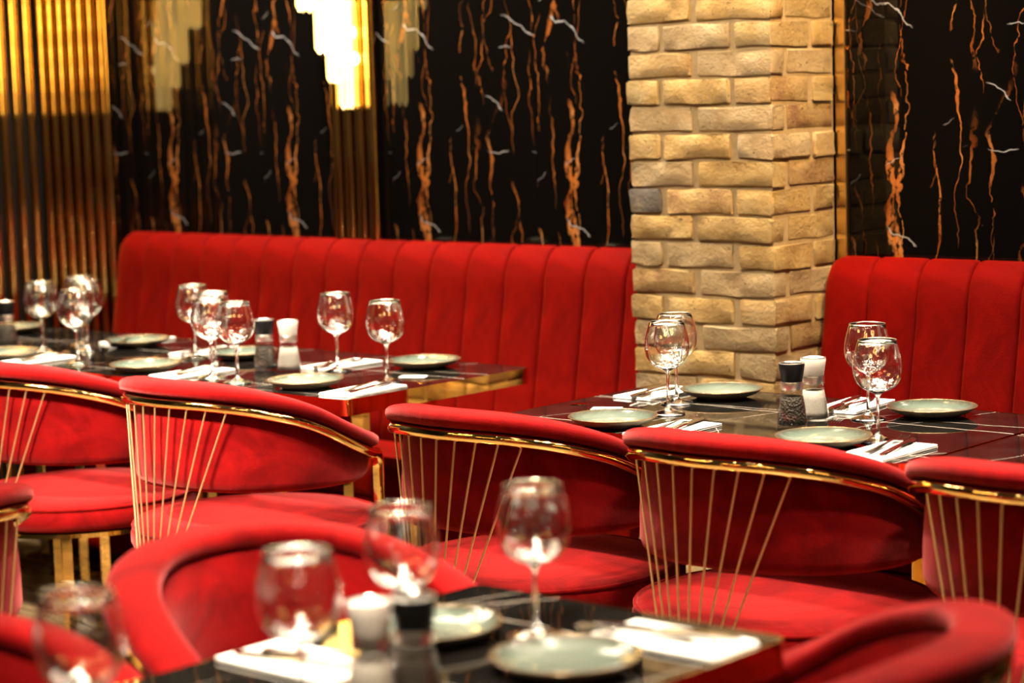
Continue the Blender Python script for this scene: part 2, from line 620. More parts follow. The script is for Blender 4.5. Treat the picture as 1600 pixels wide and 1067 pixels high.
def brick_mesh(lx, ly, lz, seed):
    """a worn brick: subdivided box with chipped, uneven faces"""
    rnd = random.Random(seed)
    b = bmesh.new()
    def cuts(l, step, lip):
        n = max(1, round((l - 2 * lip) / step))
        return [0] + [lip + (l - 2 * lip) * k / n for k in range(n + 1)] + [l]
    cxs, cys, czs = cuts(lx, .05, .007), cuts(ly, .06, .007), cuts(lz, .026, .0055)
    nx, ny, nz = len(cxs) - 1, len(cys) - 1, len(czs) - 1
    ph = [rnd.uniform(0, 6.28) for _ in range(12)]
    g = {}
    def vert(i, j, k):
        if (i, j, k) not in g:
            x, y, z = cxs[i], cys[j], czs[k]
            u, v_, w = x / lx, y / ly, z / lz
            ex = (i in (0, nx)) + (j in (0, ny)) + (k in (0, nz))
            cx, cy, cz = (.5 - u), (.5 - v_), (.5 - w)
            pull = (.0008, .0012, .0028, .0055)[ex] * rnd.uniform(.3, 1.7)
            if i in (0, nx): x += math.copysign(pull, cx)
            if j in (0, ny): y += math.copysign(pull, cy)
            if k in (0, nz): z += math.copysign(pull * .6, cz)
            y += .0016 * math.sin(u * 7 + ph[0]) * math.sin(w * 4 + ph[1])
            z += .0018 * math.sin(u * 5 + ph[2])
            x += .001 * math.sin(w * 5 + ph[3])
            g[i, j, k] = b.verts.new((x, y, z))
        return g[i, j, k]
    for a in range(nx):
        for c in range(nz):
            b.faces.new((vert(a, 0, c), vert(a + 1, 0, c), vert(a + 1, 0, c + 1), vert(a, 0, c + 1)))
            b.faces.new((vert(a, ny, c), vert(a, ny, c + 1), vert(a + 1, ny, c + 1), vert(a + 1, ny, c)))
    for a in range(ny):
        for c in range(nz):
            b.faces.new((vert(0, a, c), vert(0, a, c + 1), vert(0, a + 1, c + 1), vert(0, a + 1, c)))
            b.faces.new((vert(nx, a, c), vert(nx, a + 1, c), vert(nx, a + 1, c + 1), vert(nx, a, c + 1)))
    for a in range(nx):
        for c in range(ny):
            b.faces.new((vert(a, c, 0), vert(a, c + 1, 0), vert(a + 1, c + 1, 0), vert(a + 1, c, 0)))
            b.faces.new((vert(a, c, nz), vert(a + 1, c, nz), vert(a + 1, c + 1, nz), vert(a, c + 1, nz)))
    bmesh.ops.triangulate(b, faces=b.faces)
    return b

W = PX1 - PX0
D = PY1 - PY0
# rows: (x0, x1, y0, y1) boxes of the visible bricks, pillar-local
ROW_A = [(.0, .205, 0, .10), (.222, W, 0, .060), (W - .10, W, .074, D - .003), (0, .10, .112, D - .003)]
ROW_B = [(.0, .104, 0, .20), (.117, .330, 0, .10), (.343, W, 0, .175), (W - .10, W, .187, D - .003), (0, .10, .212, D - .003)]
cache = {}
rb = random.Random(3)
nrow = int((CEIL - .01) / ROW)
z_base = .739 - ROW * 10          # a joint falls at z = .739
for k in range(nrow + 1):
    z = z_base + ROW * k
    if z + .062 > CEIL or z < 0:
        continue
    rows = ROW_B if k % 2 == 0 else ROW_A
    for bi, (x0, x1, y0, y1) in enumerate(rows):
        variant = (k // 2) % 4
        key = (k % 2, bi, variant)
        jx, jy, jz = rb.uniform(-.004, .004), rb.uniform(-.003, .0015), rb.uniform(-.0012, .0012)
        if bi == 2 or bi == 3:
            jy = 0
        p = (x0 + jx, y0 + jy, z + .0035 + jz)
        if k == 16 and bi == 0:
            o = link_mesh('brick', brick_mesh(x1 - x0, y1 - y0, .0632, 5), M['brick_grey'], pillar, True, p)
            o['label'] = 'burnt grey brick end'
        elif key not in cache:
            r_ = rb.random()
            mt = M['brick'] if r_ < .5 else M['brick_pale'] if r_ < .78 else M['brick_rust']
            cache[key] = link_mesh('brick', brick_mesh(x1 - x0, y1 - y0, .0632, k * 10 + bi), mt, pillar, True, p)
        else:
            again(cache[key], pillar, p)

# ------------------------------------------------------------------ banquettes
def bench_profile():
    """outline of an upholstered back, (y, z) from seat level up over the roll, y = 0 at the wall"""
    pts = []
    for z in (.40, .52, .64, .76, .84, .90):
        pts.append((-.205 + .109 * (z - .40) / .6, z))
    for a in (14, 30, 46, 62, 78, 94):
        t = math.radians(a)
        pts.append((-.039 - .075 * math.cos(t), .905 + .137 * math.sin(t)))
    pts += [(-.03, 1.041), (-.012, 1.02), (-.012, .40)]
    return pts

BW = .150
def channel_bm(w, left_end=False, right_end=False):
    b = bmesh.new()
    prof = bench_profile()
    nfront = len(prof) - 2
    us = [0, .015, .035, .06, .10, .25, .5, .75, .90, .94, .965, .985, 1]
    rings = []
    for u in us:
        e = min(u, 1 - u)
        pinch = 1 - min(1, e / .10)
        dep = .0115 * pinch ** 3
        endin = 0
        if (left_end and u < .5) or (right_end and u > .5):
            tt = max(0, 1 - e * w / .045)
            dep += .040 * (1 - math.sqrt(max(0, 1 - tt * tt)))
        ring = []
        for i, (y, z) in enumerate(prof):
            if i < nfront:
                # inward normal roughly
                k0, k1 = prof[max(0, i - 1)], prof[min(nfront - 1, i + 1)]
                ty, tz = k1[0] - k0[0], k1[1] - k0[1]
                ln = math.hypot(ty, tz) or 1
                ny, nz = tz / ln, -ty / ln
                ring.append(b.verts.new((u * w, y + ny * dep, z + nz * dep)))
            else:
                ring.append(b.verts.new((u * w, y, z)))
        rings.append(ring)
    n = len(prof)
    for A, B in zip(rings, rings[1:]):
        for k in range(n):
            b.faces.new((A[k], A[(k + 1) % n], B[(k + 1) % n], B[k]))
    b.faces.new(rings[0])
    b.faces.new(rings[-1])
    return b

def bench(label, x0, count, w, first_end=True):
    t = thing('banquette', label, 'banquette', (x0, WALL_Y - .002, 0))
    link_mesh('back_channel', channel_bm(w, True), M['bench'], t, 'full')
    base = None
    for k in range(1, count):
        if base is None:
            base = link_mesh('back_channel', channel_bm(w), M['bench'], t, 'full', (k * w, 0, 0))
        else:
            again(base, t, (k * w, 0, 0))
    Wt = count * w
    b = bmesh.new()
    box(b, 0, Wt, -.56, -.20, .36, .455, .03, 3)
    link_mesh('seat', b, M['bench'], t, True)
    b = bmesh.new()
    box(b, .01, Wt - .01, -.54, -.0, .05, .355)
    link_mesh('base', b, M['bench'], t)
    b = bmesh.new()
    box(b, .03, Wt - .03, -.50, -.0, 0, .05)
    link_mesh('plinth', b, M['black'], t)
    return t

bench('long scarlet velvet banquette with vertical channels, left of the brick pillar', -6.0, 16, BW)
bench('scarlet velvet channelled banquette to the right of the brick pillar', -3.112, 12, .1425)

far = bench('long scarlet velvet banquette across the aisle, behind the camera', 1.2, 44, BW)
far.location = (1.2, -2.40, 0)
far.rotation_euler = (0, 0, PI)

# ------------------------------------------------------------------ wall sconces
def sconce(label, loc, rotz):
    """local: wall plane is y = 0, room is -y; crystal tiers fan out to -x from the tubes at x 0..0.2"""
    t = thing('crystal_sconce', label, 'wall lamp', loc, rotz, 'crystal wall sconces')
    b = bmesh.new()
    lathe(b, [(.019, 1.044), (.019, CEIL - .01)], 20)
    t0 = None
    for k in range(4):
        p = (-.185 + k * .052, -.02, 0)
        if t0 is None:
            t0 = link_mesh('tube', b, M['gold_tube'], t, True, p)
        else:
            again(t0, t, p)
    c0 = None
    for ti, (R, z0, h, n) in enumerate(((.130, 1.447, .34, 9), (.168, 1.53, .34, 13), (.204, 1.62, .34, 17), (.264, 1.75, .34, 22))):
        b = bmesh.new()
        # triangular crystal prism with a pointed end
        r = .0105
        top = [b.verts.new((r * math.cos(a), r * math.sin(a), h)) for a in (0, 2.094, 4.189)]
        bot = [b.verts.new((r * math.cos(a), r * math.sin(a), .016)) for a in (0, 2.094, 4.189)]
        tip = b.verts.new((0, 0, 0))
        b.faces.new(top)
        for k in range(3):
            b.faces.new((top[k], bot[k], bot[(k + 1) % 3], top[(k + 1) % 3]))
            b.faces.new((bot[k], tip, bot[(k + 1) % 3]))
        c0 = None
        for k in range(n):
            a = PI + 1.52 * (k + .5) / n
            p = (R * math.cos(a), R * math.sin(a) * .8 - .012, z0 + .004 * math.sin(k * 2.3))
            if c0 is None:
                c0 = link_mesh('crystal_prism', b, M['crystal'], t, False, p)
            else:
                again(c0, t, p, (k * 1.3) % 6.28)
        b = bmesh.new()
        fr = []
        for k in range(17):
            a = PI + 1.52 * k / 16
            fr.append((Vector((R * math.cos(a), R * math.sin(a) * .8 - .012, z0 + h - .006)), Vector((math.cos(a), math.sin(a), 0)), Vector((0, 0, 1))))
        sweep(b, fr, round_rect(.014, .012, .003, 2))
        link_mesh('tier_band', b, M['gold_smooth'], t, True)
    b = bmesh.new()
    bmesh.ops.create_icosphere(b, subdivisions=2, radius=.022)
    s0 = None
    for p in ((-.075, -.06, 1.68), (-.09, -.07, 1.78), (-.12, -.09, 1.84), (-.09, -.12, 1.90), (-.15, -.06, 1.90), (-.075, -.05, 1.60), (-.08, -.14, 1.98)):
        if s0 is None:
            s0 = link_mesh('bulb', b, M['sconce_bulb'], t, True, p)
        else:
            again(s0, t, p)
    return t

sconce('tiered crystal wall sconce glowing gold above the long banquette', (-4.775, WALL_Y - .001, 0), 0)
sconce('crystal wall sconce at the left picture edge on the brass tube wall', (RET_X + .045, 4.42, 0), PI / 2)

# ------------------------------------------------------------------ tables
def table(label, x0, x1, y0, y1):
    w, d = x1 - x0, y1 - y0
    t = thing('dining_table', label, 'table', ((x0 + x1) / 2, (y0 + y1) / 2, 0), 0, 'black marble dining tables')
    def rr(wd, dp, r, z0, z1, matname, name):
        b = bmesh.new()
        sec = round_rect(wd, dp, r, 5)
        rings = [[b.verts.new((x, y, z)) for x, y in sec] for z in (z0, z1)]
        n = len(sec)
        for k in range(n):
            b.faces.new((rings[0][k], rings[0][(k + 1) % n], rings[1][(k + 1) % n], rings[1][k]))
        b.faces.new(rings[0])
        b.faces.new(rings[1])
        return link_mesh(name, b, M[matname], t, True)
    rr(w - .006, d - .006, .020, .712, .75, 'table', 'tabletop')
    # polished gold edge band round the slab
    b = bmesh.new()
    out, inn = round_rect(w, d, .022, 5), round_rect(w - .0055, d - .0055, .020, 5)
    n = len(out)
    V = [[b.verts.new((x, y, z)) for x, y in s] for s, z in ((out, .709), (out, .7505), (inn, .7505), (inn, .709))]
    for A, B in zip(V, V[1:] + V[:1]):
        for k in range(n):
            b.faces.new((A[k], A[(k + 1) % n], B[(k + 1) % n], B[k]))
    link_mesh('edge_band', b, M['gold_smooth'], t, True)
    long_x = w > d
    for s in (-1, 1):
        b = bmesh.new()
        a = (w if long_x else d) / 2 - .30
        # the frame stands under the wall half of the top, clear of the tucked-in chairs
        c0, h = (.105, .13) if long_x else (.025, .0)
        for q in ((-1, 1) if h else (0,)):
            if long_x:
                box(b, s * a - .02, s * a + .02, c0 + q * h - .035, c0 + q * h + .035, .0, .712, .002)
            else:
                box(b, c0 - .03, c0 + .03, s * a - .03, s * a + .03, .0, .712, .002)
        for z0, z1 in ((0, .03), (.68, .711)):
            if long_x:
                box(b, s * a - .02, s * a + .02, c0 - h + .035, c0 + h - .035, z0, z1)
        link_mesh('leg_frame', b, M['gold_smooth'], t)
    return t

def table_cap(t, x, y):
    b = bmesh.new()
    lathe(b, [(0, .7512), (.020, .7512), (.022, .7505), (.022, .750)], 24)
    o = link_mesh('cable_cap', b, M['gold_smooth'], t, True)
    o.location = (x - t.location.x, y - t.location.y, 0)

T1 = table('black marble table in front of the long banquette, its right end free', -4.968, -3.813, 3.665, 4.36)
T2 = table('black marble table at the far left in front of the brass tubes', -6.13, -4.975, 3.665, 4.36)
T3 = table('black marble table before the brick pillar, pale veins running lengthwise', -3.322, -2.198, 3.61, 4.287)
T4 = table('black marble table cut off by the right picture edge', -2.19, -1.07, 3.61, 4.287)
T5 = table('out-of-focus black marble table in the foreground', -2.205, -1.637, 1.24, 2.385)
table_cap(T1, -3.862, 4.0)
table_cap(T3, -3.268, 3.905)

# ------------------------------------------------------------------ chairs
RAIL = [(0, .837), (20, .836), (38, .827), (53, .812), (77, .774), (95, .719), (112, .683), (128, .662), (180, .660)]
PHI_END = 128

def rail_z(p):
    # smoothed table
    return sum(lerp_table(RAIL, p + o) for o in (-9, -4.5, 0, 4.5, 9)) / 5

def ring_pt(p, r, z):
    a = math.radians(p)
    return Vector((r * math.sin(a), -r * math.cos(a), z))

def chair_proto(label, loc, rotz):
    """tub chair facing local +y; the rail is lowest at the arm fronts"""
    t = thing('tub_chair', label, 'chair', loc, rotz, 'red velvet tub chairs with gold wires')
    # seat cushion
    b = bmesh.new()
    lathe(b, [(0, .395), (.285, .395), (.303, .402), (.310, .418), (.310, .440), (.303, .456), (.285, .464), (.20, .470), (0, .472)], 48)
    seat = link_mesh('seat', b, M['velvet'], t, 'full')
    b = bmesh.new()
    fr = [(ring_pt(p, .304, .457), ring_pt(p, 1, 0), Vector((0, 0, 1))) for p in range(0, 360, 8)]
    sweep(b, fr, ellipse_section(.0045, .0045, 8), closed=True)
    link_mesh('piping', b, M['velvet'], seat, 'full')
    # gold base ring
    b = bmesh.new()
    lathe(b, [(.22, .383), (.300, .383), (.300, .394), (.22, .394)], 48, closed=True)
    link_mesh('base_ring', b, M['gold_smooth'], t, True)
    # back shell
    b = bmesh.new()
    fr_rings = []
    ps = [(-PHI_END + 4) + (2 * PHI_END - 8) * k / 48 for k in range(49)]
    for p in ps:
        zt = rail_z(p) - .040
        e = (PHI_END - 4 - abs(p)) / 14
        lift = .05 * (1 - math.sqrt(max(0, 1 - (1 - e) ** 2))) if e < 1 else 0
        zb = .575 - .018 * (abs(p) / PHI_END) + lift
        loop = []
        H = zt - zb
        for q, side in ((0.0, 1), (.05, 1), (.12, 1), (.35, 1), (.6, 1), (.85, 1), (1, 1), (1, -1), (.7, -1), (.4, -1), (.12, -1), (.04, -1), (0, -1)):
            z = zb + q * H
            ro = .290 - .010 * q + .004 * math.sin(q * PI)
            ri = .240 + .006 * q
            if side > 0:
                r = ro - (.014 if q == 0 else .004 if q == .05 else 0)
            else:
                r = ri + (.014 if q == 0 else .004 if q == .04 else 0) - .006 * math.sin(q * PI)
            loop.append(b.verts.new(ring_pt(p, r, z)))
        fr_rings.append(loop)
    n = len(fr_rings[0])
    for A, B in zip(fr_rings, fr_rings[1:]):
        for k in range(n):
            b.faces.new((A[k], A[(k + 1) % n], B[(k + 1) % n], B[k]))
    b.faces.new(fr_rings[0])
    b.faces.new(fr_rings[-1])
    link_mesh('back_shell', b, M['velvet'], t, 'full')
    # padded top rail
    b = bmesh.new()
    fr = []
    K = 56
    for k in range(K + 1):
        p = -PHI_END - 3 + (2 * PHI_END + 6) * k / K
        e = min(k, K - k)
        s = 1 if e >= 3 else (.30, .72, .93)[e]
        zt = rail_z(p)
        fr.append((ring_pt(p, .281, zt - .0195 - .004 * (1 - s)), ring_pt(p, 1, 0) * s, Vector((0, 0, 1)) * s))
    sweep(b, fr, ellipse_section(.040, .0195, 16, .72))
    link_mesh('top_pad', b, M['velvet'], t, 'full')
    # gold band under the pad running down into the front legs
    b = bmesh.new()
    path = []
    for k in range(65):
        p = -PHI_END + 2 * PHI_END * k / 64
        path.append((ring_pt(p, .300, rail_z(p) - .0515), p))
    def tail(sign):
        p = sign * PHI_END
        o = ring_pt(p, .300, rail_z(p) - .0515)
        a = math.radians(p)
        tg = Vector((math.cos(a), math.sin(a), 0)) * sign
        R = .045
        out = []
        for k in range(1, 7):
            th = PI / 2 * k / 6
            out.append((o + tg * (R * math.sin(th)) + Vector((0, 0, -R * (1 - math.cos(th)))), p))
        foot = out[-1][0].copy()
        out.append((Vector((foot.x, foot.y, .0)), p))
        return out
    full = tail(-1)[::-1] + path + tail(1)
    fr = []
    for i, (o, p) in enumerate(full):
        a0, a1 = full[max(0, i - 1)][0], full[min(len(full) - 1, i + 1)][0]
        T = (a1 - a0).normalized()
        out_ = ring_pt(p, 1, 0)
        up = out_.cross(T).normalized()
        fr.append((o, out_, up))
    sweep(b, fr, [(.013, -.008), (.0155, -.0045), (.0165, 0), (.0155, .0045), (.013, .008), (.010, .0115), (.004, .0125), (-.010, .0125), (-.010, -.0125), (.004, -.0125), (.010, -.0115)])
    link_mesh('gold_frame', b, M['gold'], t, True)
    # nine wires fanning from the rear base up to the band
    for k in range(9):
        u = (k - 4) / 4
        pt, pb = 37 * u, 11 * u
        b = bmesh.new()
        rod(b, ring_pt(pb, .331, .388), ring_pt(pt, .304, rail_z(pt) - .062), .0024, 8)
        link_mesh('wire', b, M['gold_wire'], t, True)
    b = bmesh.new()
    fr = [(ring_pt(p, .318, .389), ring_pt(p, 1, 0), Vector((0, 0, 1))) for p in range(-16, 17, 4)]
    sweep(b, fr, round_rect(.038, .010, .003, 2))
    link_mesh('wire_anchor', b, M['gold_smooth'], t, True)
    for p in (-38, 38):
        b = bmesh.new()
        c = ring_pt(p, .235, 0)
        box(b, c.x - .018, c.x + .018, c.y - .018, c.y + .018, 0, .384, .002)
        link_mesh('rear_leg', b, M['gold_smooth'], t)
    return t

CH = [
    ((-4.02, 3.545), 0, 'red velvet tub chair at the right end of the left table, back fully visible'),
    ((-4.715, 3.545), 0, 'red tub chair at the left table, cut by the left picture edge'),
    ((-3.108, 3.55), 0, 'dark red tub chair at the left front of the table before the pillar'),
    ((-2.455, 3.565), 0, 'red velvet tub chair with its gold wires in the centre of the right table front'),
    ((-1.80, 3.565), 0, 'red velvet tub chair cut off at the right picture edge behind a blurred armrest'),
    ((-2.277, 2.14), -PI / 2, 'large blurred red tub chair in the left foreground showing its hollow inside'),
    ((-2.24, 1.46), -PI / 2, 'blurred red tub chair rim in the bottom left corner of the picture'),
    ((-1.56, 2.20), PI / 2 + .28, 'blurred red tub chair armrest in the bottom right corner of the picture'),
    ((-3.45, 2.08), PI / 2, 'red tub chair at the left picture edge with two gold wires showing'),
]
ch0 = None
for (x, y), rz, lab in CH:
    if ch0 is None:
        ch0 = chair_proto(lab, (x, y, 0), rz)
    else:
        dup(ch0, lab, (x, y, 0), rz)

# ------------------------------------------------------------------ tableware
def glass_proto(label, loc):
    t = thing('wine_glass', label, 'glass', loc, 0, 'empty balloon wine glasses')
    outer = [(0, .0), (.036, .0), (.0385, .0012), (.038, .0026), (.028, .005), (.014, .009), (.0065, .0145), (.0042, .022), (.0036, .045), (.0036, .082), (.0042, .093), (.0075, .0995)]
    bowl_o, bowl_i = [], []
    for z, r in ((.1045, .0165), (.1085, .0265), (.1145, .0352), (.1225, .0425), (.132, .0474), (.143, .0504), (.155, .0514), (.167, .0506), (.178, .0487), (.189, .0460), (.200, .0428), (.2105, .0396)):
        bowl_o.append((r, z))
        bowl_i.append((r - .0009, z))
    b = bmesh.new()
    prof = outer + bowl_o + [(.03925, .2109)] + [(bowl_i[-1][0], .2105)] + bowl_i[-2::-1] + [(.008, .1030), (0, .1015)]
    lathe(b, prof, 48)
    link_mesh('glass_body', b, M['glass'], t, 'full')
    b = bmesh.new()
    fr = [(ring_pt(p, .0392, .2112), ring_pt(p, 1, 0), Vector((0, 0, 1))) for p in range(0, 360, 8)]
    sweep(b, fr, ellipse_section(.0008, .0008, 6), closed=True)
    link_mesh('rim', b, M['rim'], t, 'full')  # added metal ring so the plain glass lip reads as catching light
    return t

GL = [
    ((-5.368, 3.914), 'balloon wine glass standing alone at the far left of the tables'),
    ((-5.037, 3.790), 'balloon wine glass nearest the chairs in the overlapping far left trio'),
    ((-5.400, 4.085), 'balloon wine glass hindmost in the overlapping far left trio'),
    ((-5.262, 4.000), 'balloon wine glass rightmost in the overlapping far left trio'),
    ((-4.815, 4.040), 'balloon wine glass at the left back of the cluster beside the black pepper mill'),
    ((-4.443, 3.782), 'balloon wine glass in front in the middle of the cluster left of the mills'),
    ((-4.591, 3.923), 'balloon wine glass half hidden in the middle of the cluster left of the mills'),
    ((-4.301, 3.747), 'balloon wine glass just left of the black capped mill on the left table'),
    ((-4.232, 4.044), 'balloon wine glass to the right of the white capped mill, nearer the banquette'),
    ((-3.955, 3.955), 'balloon wine glass rightmost on the left table near its gold end'),
    ((-2.992, 3.890), 'front balloon wine glass of the overlapping pair before the brick pillar'),
    ((-3.075, 4.030), 'rear balloon wine glass of the overlapping pair before the brick pillar'),
    ((-2.566, 4.055), 'rear balloon wine glass of the pair right of the pepper mill'),
    ((-2.389, 3.812), 'front balloon wine glass of the pair right of the pepper mill'),
    ((-1.877, 1.715), 'blurred foreground balloon glass left of the white capped mill'),
    ((-1.965, 1.979), 'blurred foreground balloon glass behind the mills, in the middle of three'),
    ((-1.923, 2.193), 'blurred foreground balloon glass rightmost, behind the front plate'),
    ((-1.92, 1.427), 'very blurred balloon glass in the bottom left corner'),
]
g0 = None
for (x, y), lab in GL:
    if g0 is None:
        g0 = glass_proto(lab, (x, y, .7505))
    else:
        dup(g0, lab, (x, y, .7505), random.random() * 6)

def plate_proto(label, loc):
    t = thing('side_plate', label, 'plate', loc, 0, 'grey green stoneware plates')
    b = bmesh.new()
    lathe(b, [(0, .0075), (.055, .0075), (.068, .0095), (.080, .0135), (.090, .0185), (.0965, .0222), (.0985, .0225), (.0990, .0212)], 56)
    up = link_mesh('glazed_face', b, M['plate'], t, 'full')
    b = bmesh.new()
    lathe(b, [(.0990, .0212), (.095, .0180), (.083, .0100), (.068, .0045), (.058, .0032), (.056, .0), (.050, 0), (.049, .0032), (0, .0032)], 56)
    link_mesh('underside', b, M['plate_under'], t, 'full')
    b = bmesh.new()
    fr = [(ring_pt(p, .0983, .0219), ring_pt(p, 1, 0), Vector((0, 0, 1))) for p in range(0, 360, 6)]
    sweep(b, fr, ellipse_section(.0016, .0013, 8), closed=True)
    link_mesh('glazed_rim', b, M['plate_rim'], t, 'full')
    return t

PL = [
    ((-5.223, 4.156), 'grey green plate on the far left table nearest the banquette'),
    ((-5.338, 3.761), 'grey green plate cut by the left picture edge'),
    ((-5.916, 4.200), 'grey green plate farthest away, beside the brass tubes'),
    ((-4.723, 3.783), 'grey green plate behind the leftmost chair back, front side of the left table'),
    ((-4.690, 4.110), 'grey green plate mostly hidden behind the black capped mill on the left table'),
    ((-4.076, 3.778), 'grey green plate at the front right of the left table, before the mills'),
    ((-4.079, 4.222), 'grey green plate at the back right of the left table against the banquette'),
    ((-2.997, 3.695), 'grey green plate at the front left of the table before the pillar'),
    ((-3.043, 4.165), 'grey green plate against the foot of the brick pillar'),
    ((-2.459, 3.715), 'grey green plate in front of the pepper mill on the right table'),
    ((-2.473, 4.168), 'grey green plate at the back right, against the right banquette'),
    ((-2.040, 2.105), 'blurred grey green plate half hidden by the foreground pepper mill'),
    ((-1.778, 2.085), 'blurred grey green plate in the bottom centre foreground'),
]
p0 = None
for (x, y), lab in PL:
    if p0 is None:
        p0 = plate_proto(lab, (x, y, .7505))
    else:
        dup(p0, lab, (x, y, .7505), random.random() * 6)

def mill_proto(label, loc, cap, fill, fillname):
    t = thing('spice_mill', label, 'mill', loc, 0)
    b = bmesh.new()
    lathe(b, [(0, .0), (.0325, .0), (.0335, .003), (.0325, .020), (.0285, .048), (.0240, .072), (.0225, .082), (.0218, .082), (.0230, .072), (.0274, .048), (.0314, .020), (.0318, .0045), (0, .0040)], 36)
    link_mesh('glass_jar', b, M['mill_glass'], t, 'full')
    b = bmesh.new()
    lathe(b, [(0, .0046), (.0311, .0050), (.0307, .020), (.0267, .047), (.0235, .066), (0, .067)], 30)
    link_mesh(fillname, b, M[fill], t, 'full')
    b = bmesh.new()
    lathe(b, [(0, .081), (.0240, .081), (.0243, .083), (.0243, .096), (.0235, .098), (0, .098)], 36)
    link_mesh('collar', b, M['collar'], t, True)
    b = bmesh.new()
    lathe(b, [(0, .0982), (.0225, .0982), (.0235, .100), (.0262, .120), (.0285, .1345), (.0275, .137), (.022, .1375), (0, .1345)], 36)
    link_mesh('cap', b, M[cap], t, True)
    b = bmesh.new()
    lathe(b, [(.0270, .1368), (.0280, .1385), (.0250, .1392), (.0235, .1370)], 36, closed=True)
    link_mesh('cap_ring', b, M['collar'], t, True)
    return t
pm = mill_proto('black capped pepper mill on the left table before the long banquette', (-4.433, 3.964, .7505), 'cap_black', 'pepper', 'peppercorns')
pm['group'] = 'pepper mills'
dup(pm, 'black capped pepper mill on the table before the brick pillar', (-2.653, 3.888, .7505))
dup(pm, 'black capped pepper mill cut by the left picture edge', (-5.601, 3.952, .7505))
dup(pm, 'blurred black capped pepper mill on the foreground table', (-1.82, 1.85, .7505))
sm = mill_proto('white capped salt mill beside the pepper mill on the left table', (-4.352, 3.978, .7505), 'cap_white', 'salt', 'salt_crystals')
sm['group'] = 'salt mills'
dup(sm, 'white capped salt mill behind the pepper mill near the brick pillar', (-2.664, 3.988, .7505))
dup(sm, 'blurred white capped salt mill on the foreground table', (-1.845, 1.80, .7505))

def napkin_proto(label, loc, rz):
    """folded napkin, long side along local y"""
    t = thing('paper_napkin', label, 'napkin', loc, rz, 'folded white napkins')
    b = bmesh.new()
    for k, (z0, z1, sx) in enumerate(((0, .0021, 0), (.0022, .0043, -.001), (.0044, .0064, .0005))):
        box(b, -.0545 + sx, .0545 + sx, -.106 + .002 * k, .106 - .001 * k, z0, z1, .001)
    link_mesh('folded_sheet', b, M['napkin'], t, True)
    b = bmesh.new()
    lathe_pts = [(Vector((-.0545, -.106, .0032)), Vector((1, 0, 0)), Vector((0, 0, 1))), (Vector((-.0545, .105, .0032)), Vector((1, 0, 0)), Vector((0, 0, 1)))]
    sweep(b, lathe_pts, ellipse_section(.003, .0032, 10))
    link_mesh('fold', b, M['napkin'], t, True)
    return t

def strip_bm(stations, thick):
    """flat tapered bar along +y from (y, halfwidth, z, x-offset) stations"""
    b = bmesh.new()
    fr = [(Vector((xo, y, z)), Vector((hw, 0, 0)), Vector((0, 0, thick))) for y, hw, z, xo in stations]
    sweep(b, fr, [(1, .0), (.8, .5), (-.8, .5), (-1, 0), (-.8, -.5), (.8, -.5)])
    return b

def fork_proto(label, loc, rz, group):
    t = thing('dinner_fork', label, 'fork', loc, rz, group)
    link_mesh('handle', strip_bm([(-.10, .004, .002, 0), (-.095, .0095, .002, 0), (-.06, .0075, .003, 0), (0, .0045, .006, 0), (.035, .0035, .008, 0), (.05, .006, .0065, 0), (.062, .0115, .004, 0), (.070, .0118, .003, 0)], .0028), M['steel'], t, True)
    b0 = None
    for k in range(4):
        x = -.0095 + k * .0063
        if b0 is None:
            b0 = link_mesh('tine', strip_bm([(.069, .0019, .003, 0), (.09, .0016, .0025, 0), (.108, .0013, .0045, 0), (.113, .0006, .006, 0)], .002), M['steel'], t, True, (x, 0, 0))
        else:
            again(b0, t, (x, 0, 0))
    return t

def knife_proto(label, loc, rz, group):
    t = thing('table_knife', label, 'knife', loc, rz, group)
    link_mesh('handle', strip_bm([(-.11, .004, .003, 0), (-.105, .0088, .003, 0), (-.05, .0078, .0035, 0), (0, .0062, .004, 0), (.004, .0055, .004, 0)], .006), M['steel'], t, True)
    link_mesh('blade', strip_bm([(.003, .0055, .004, 0), (.012, .0085, .004, 0), (.05, .0098, .004, .001), (.085, .0096, .004, .001), (.102, .006, .004, -.002), (.110, .0012, .004, -.005)], .0016), M['steel'], t, True)
    return t

# (napkin x, y, yaw, label place)
NP = [
    (-2.302, 3.705, 0.0, 'beside the front plate by the pepper mill, right table', 1),
    (-2.838, 3.705, 0.0, 'at the front left of the table before the pillar', 1),
    (-3.885, 3.800, 0.08, 'at the front right corner of the left table', 1),
    (-4.545, 3.800, 0.0, 'behind the leftmost chair back, under two wine glasses', 1),
    (-5.190, 3.765, 0.0, 'at the far left, in front of the lone glass', 1),
    (-2.690, 4.190, 0.12, 'beside the salt mill at the foot of the right banquette', -1),
    (-3.205, 4.130, 0.0, 'at the left foot of the brick pillar', -1),
    (-4.305, 4.130, 0.0, 'right of the white capped mill, by the banquette', -1),
    (-4.885, 4.150, 0.0, 'at the back left, behind the glass cluster', -1),
    (-5.320, 4.235, 0.0, 'at the far left behind the trio of glasses', -1),
    (-2.085, 1.905, PI / 2, 'at the left edge of the blurred foreground table', 2),
    (-1.752, 2.275, PI / 2, 'at the right rear corner of the blurred foreground table', 3),
]
n0 = f0 = k0 = None
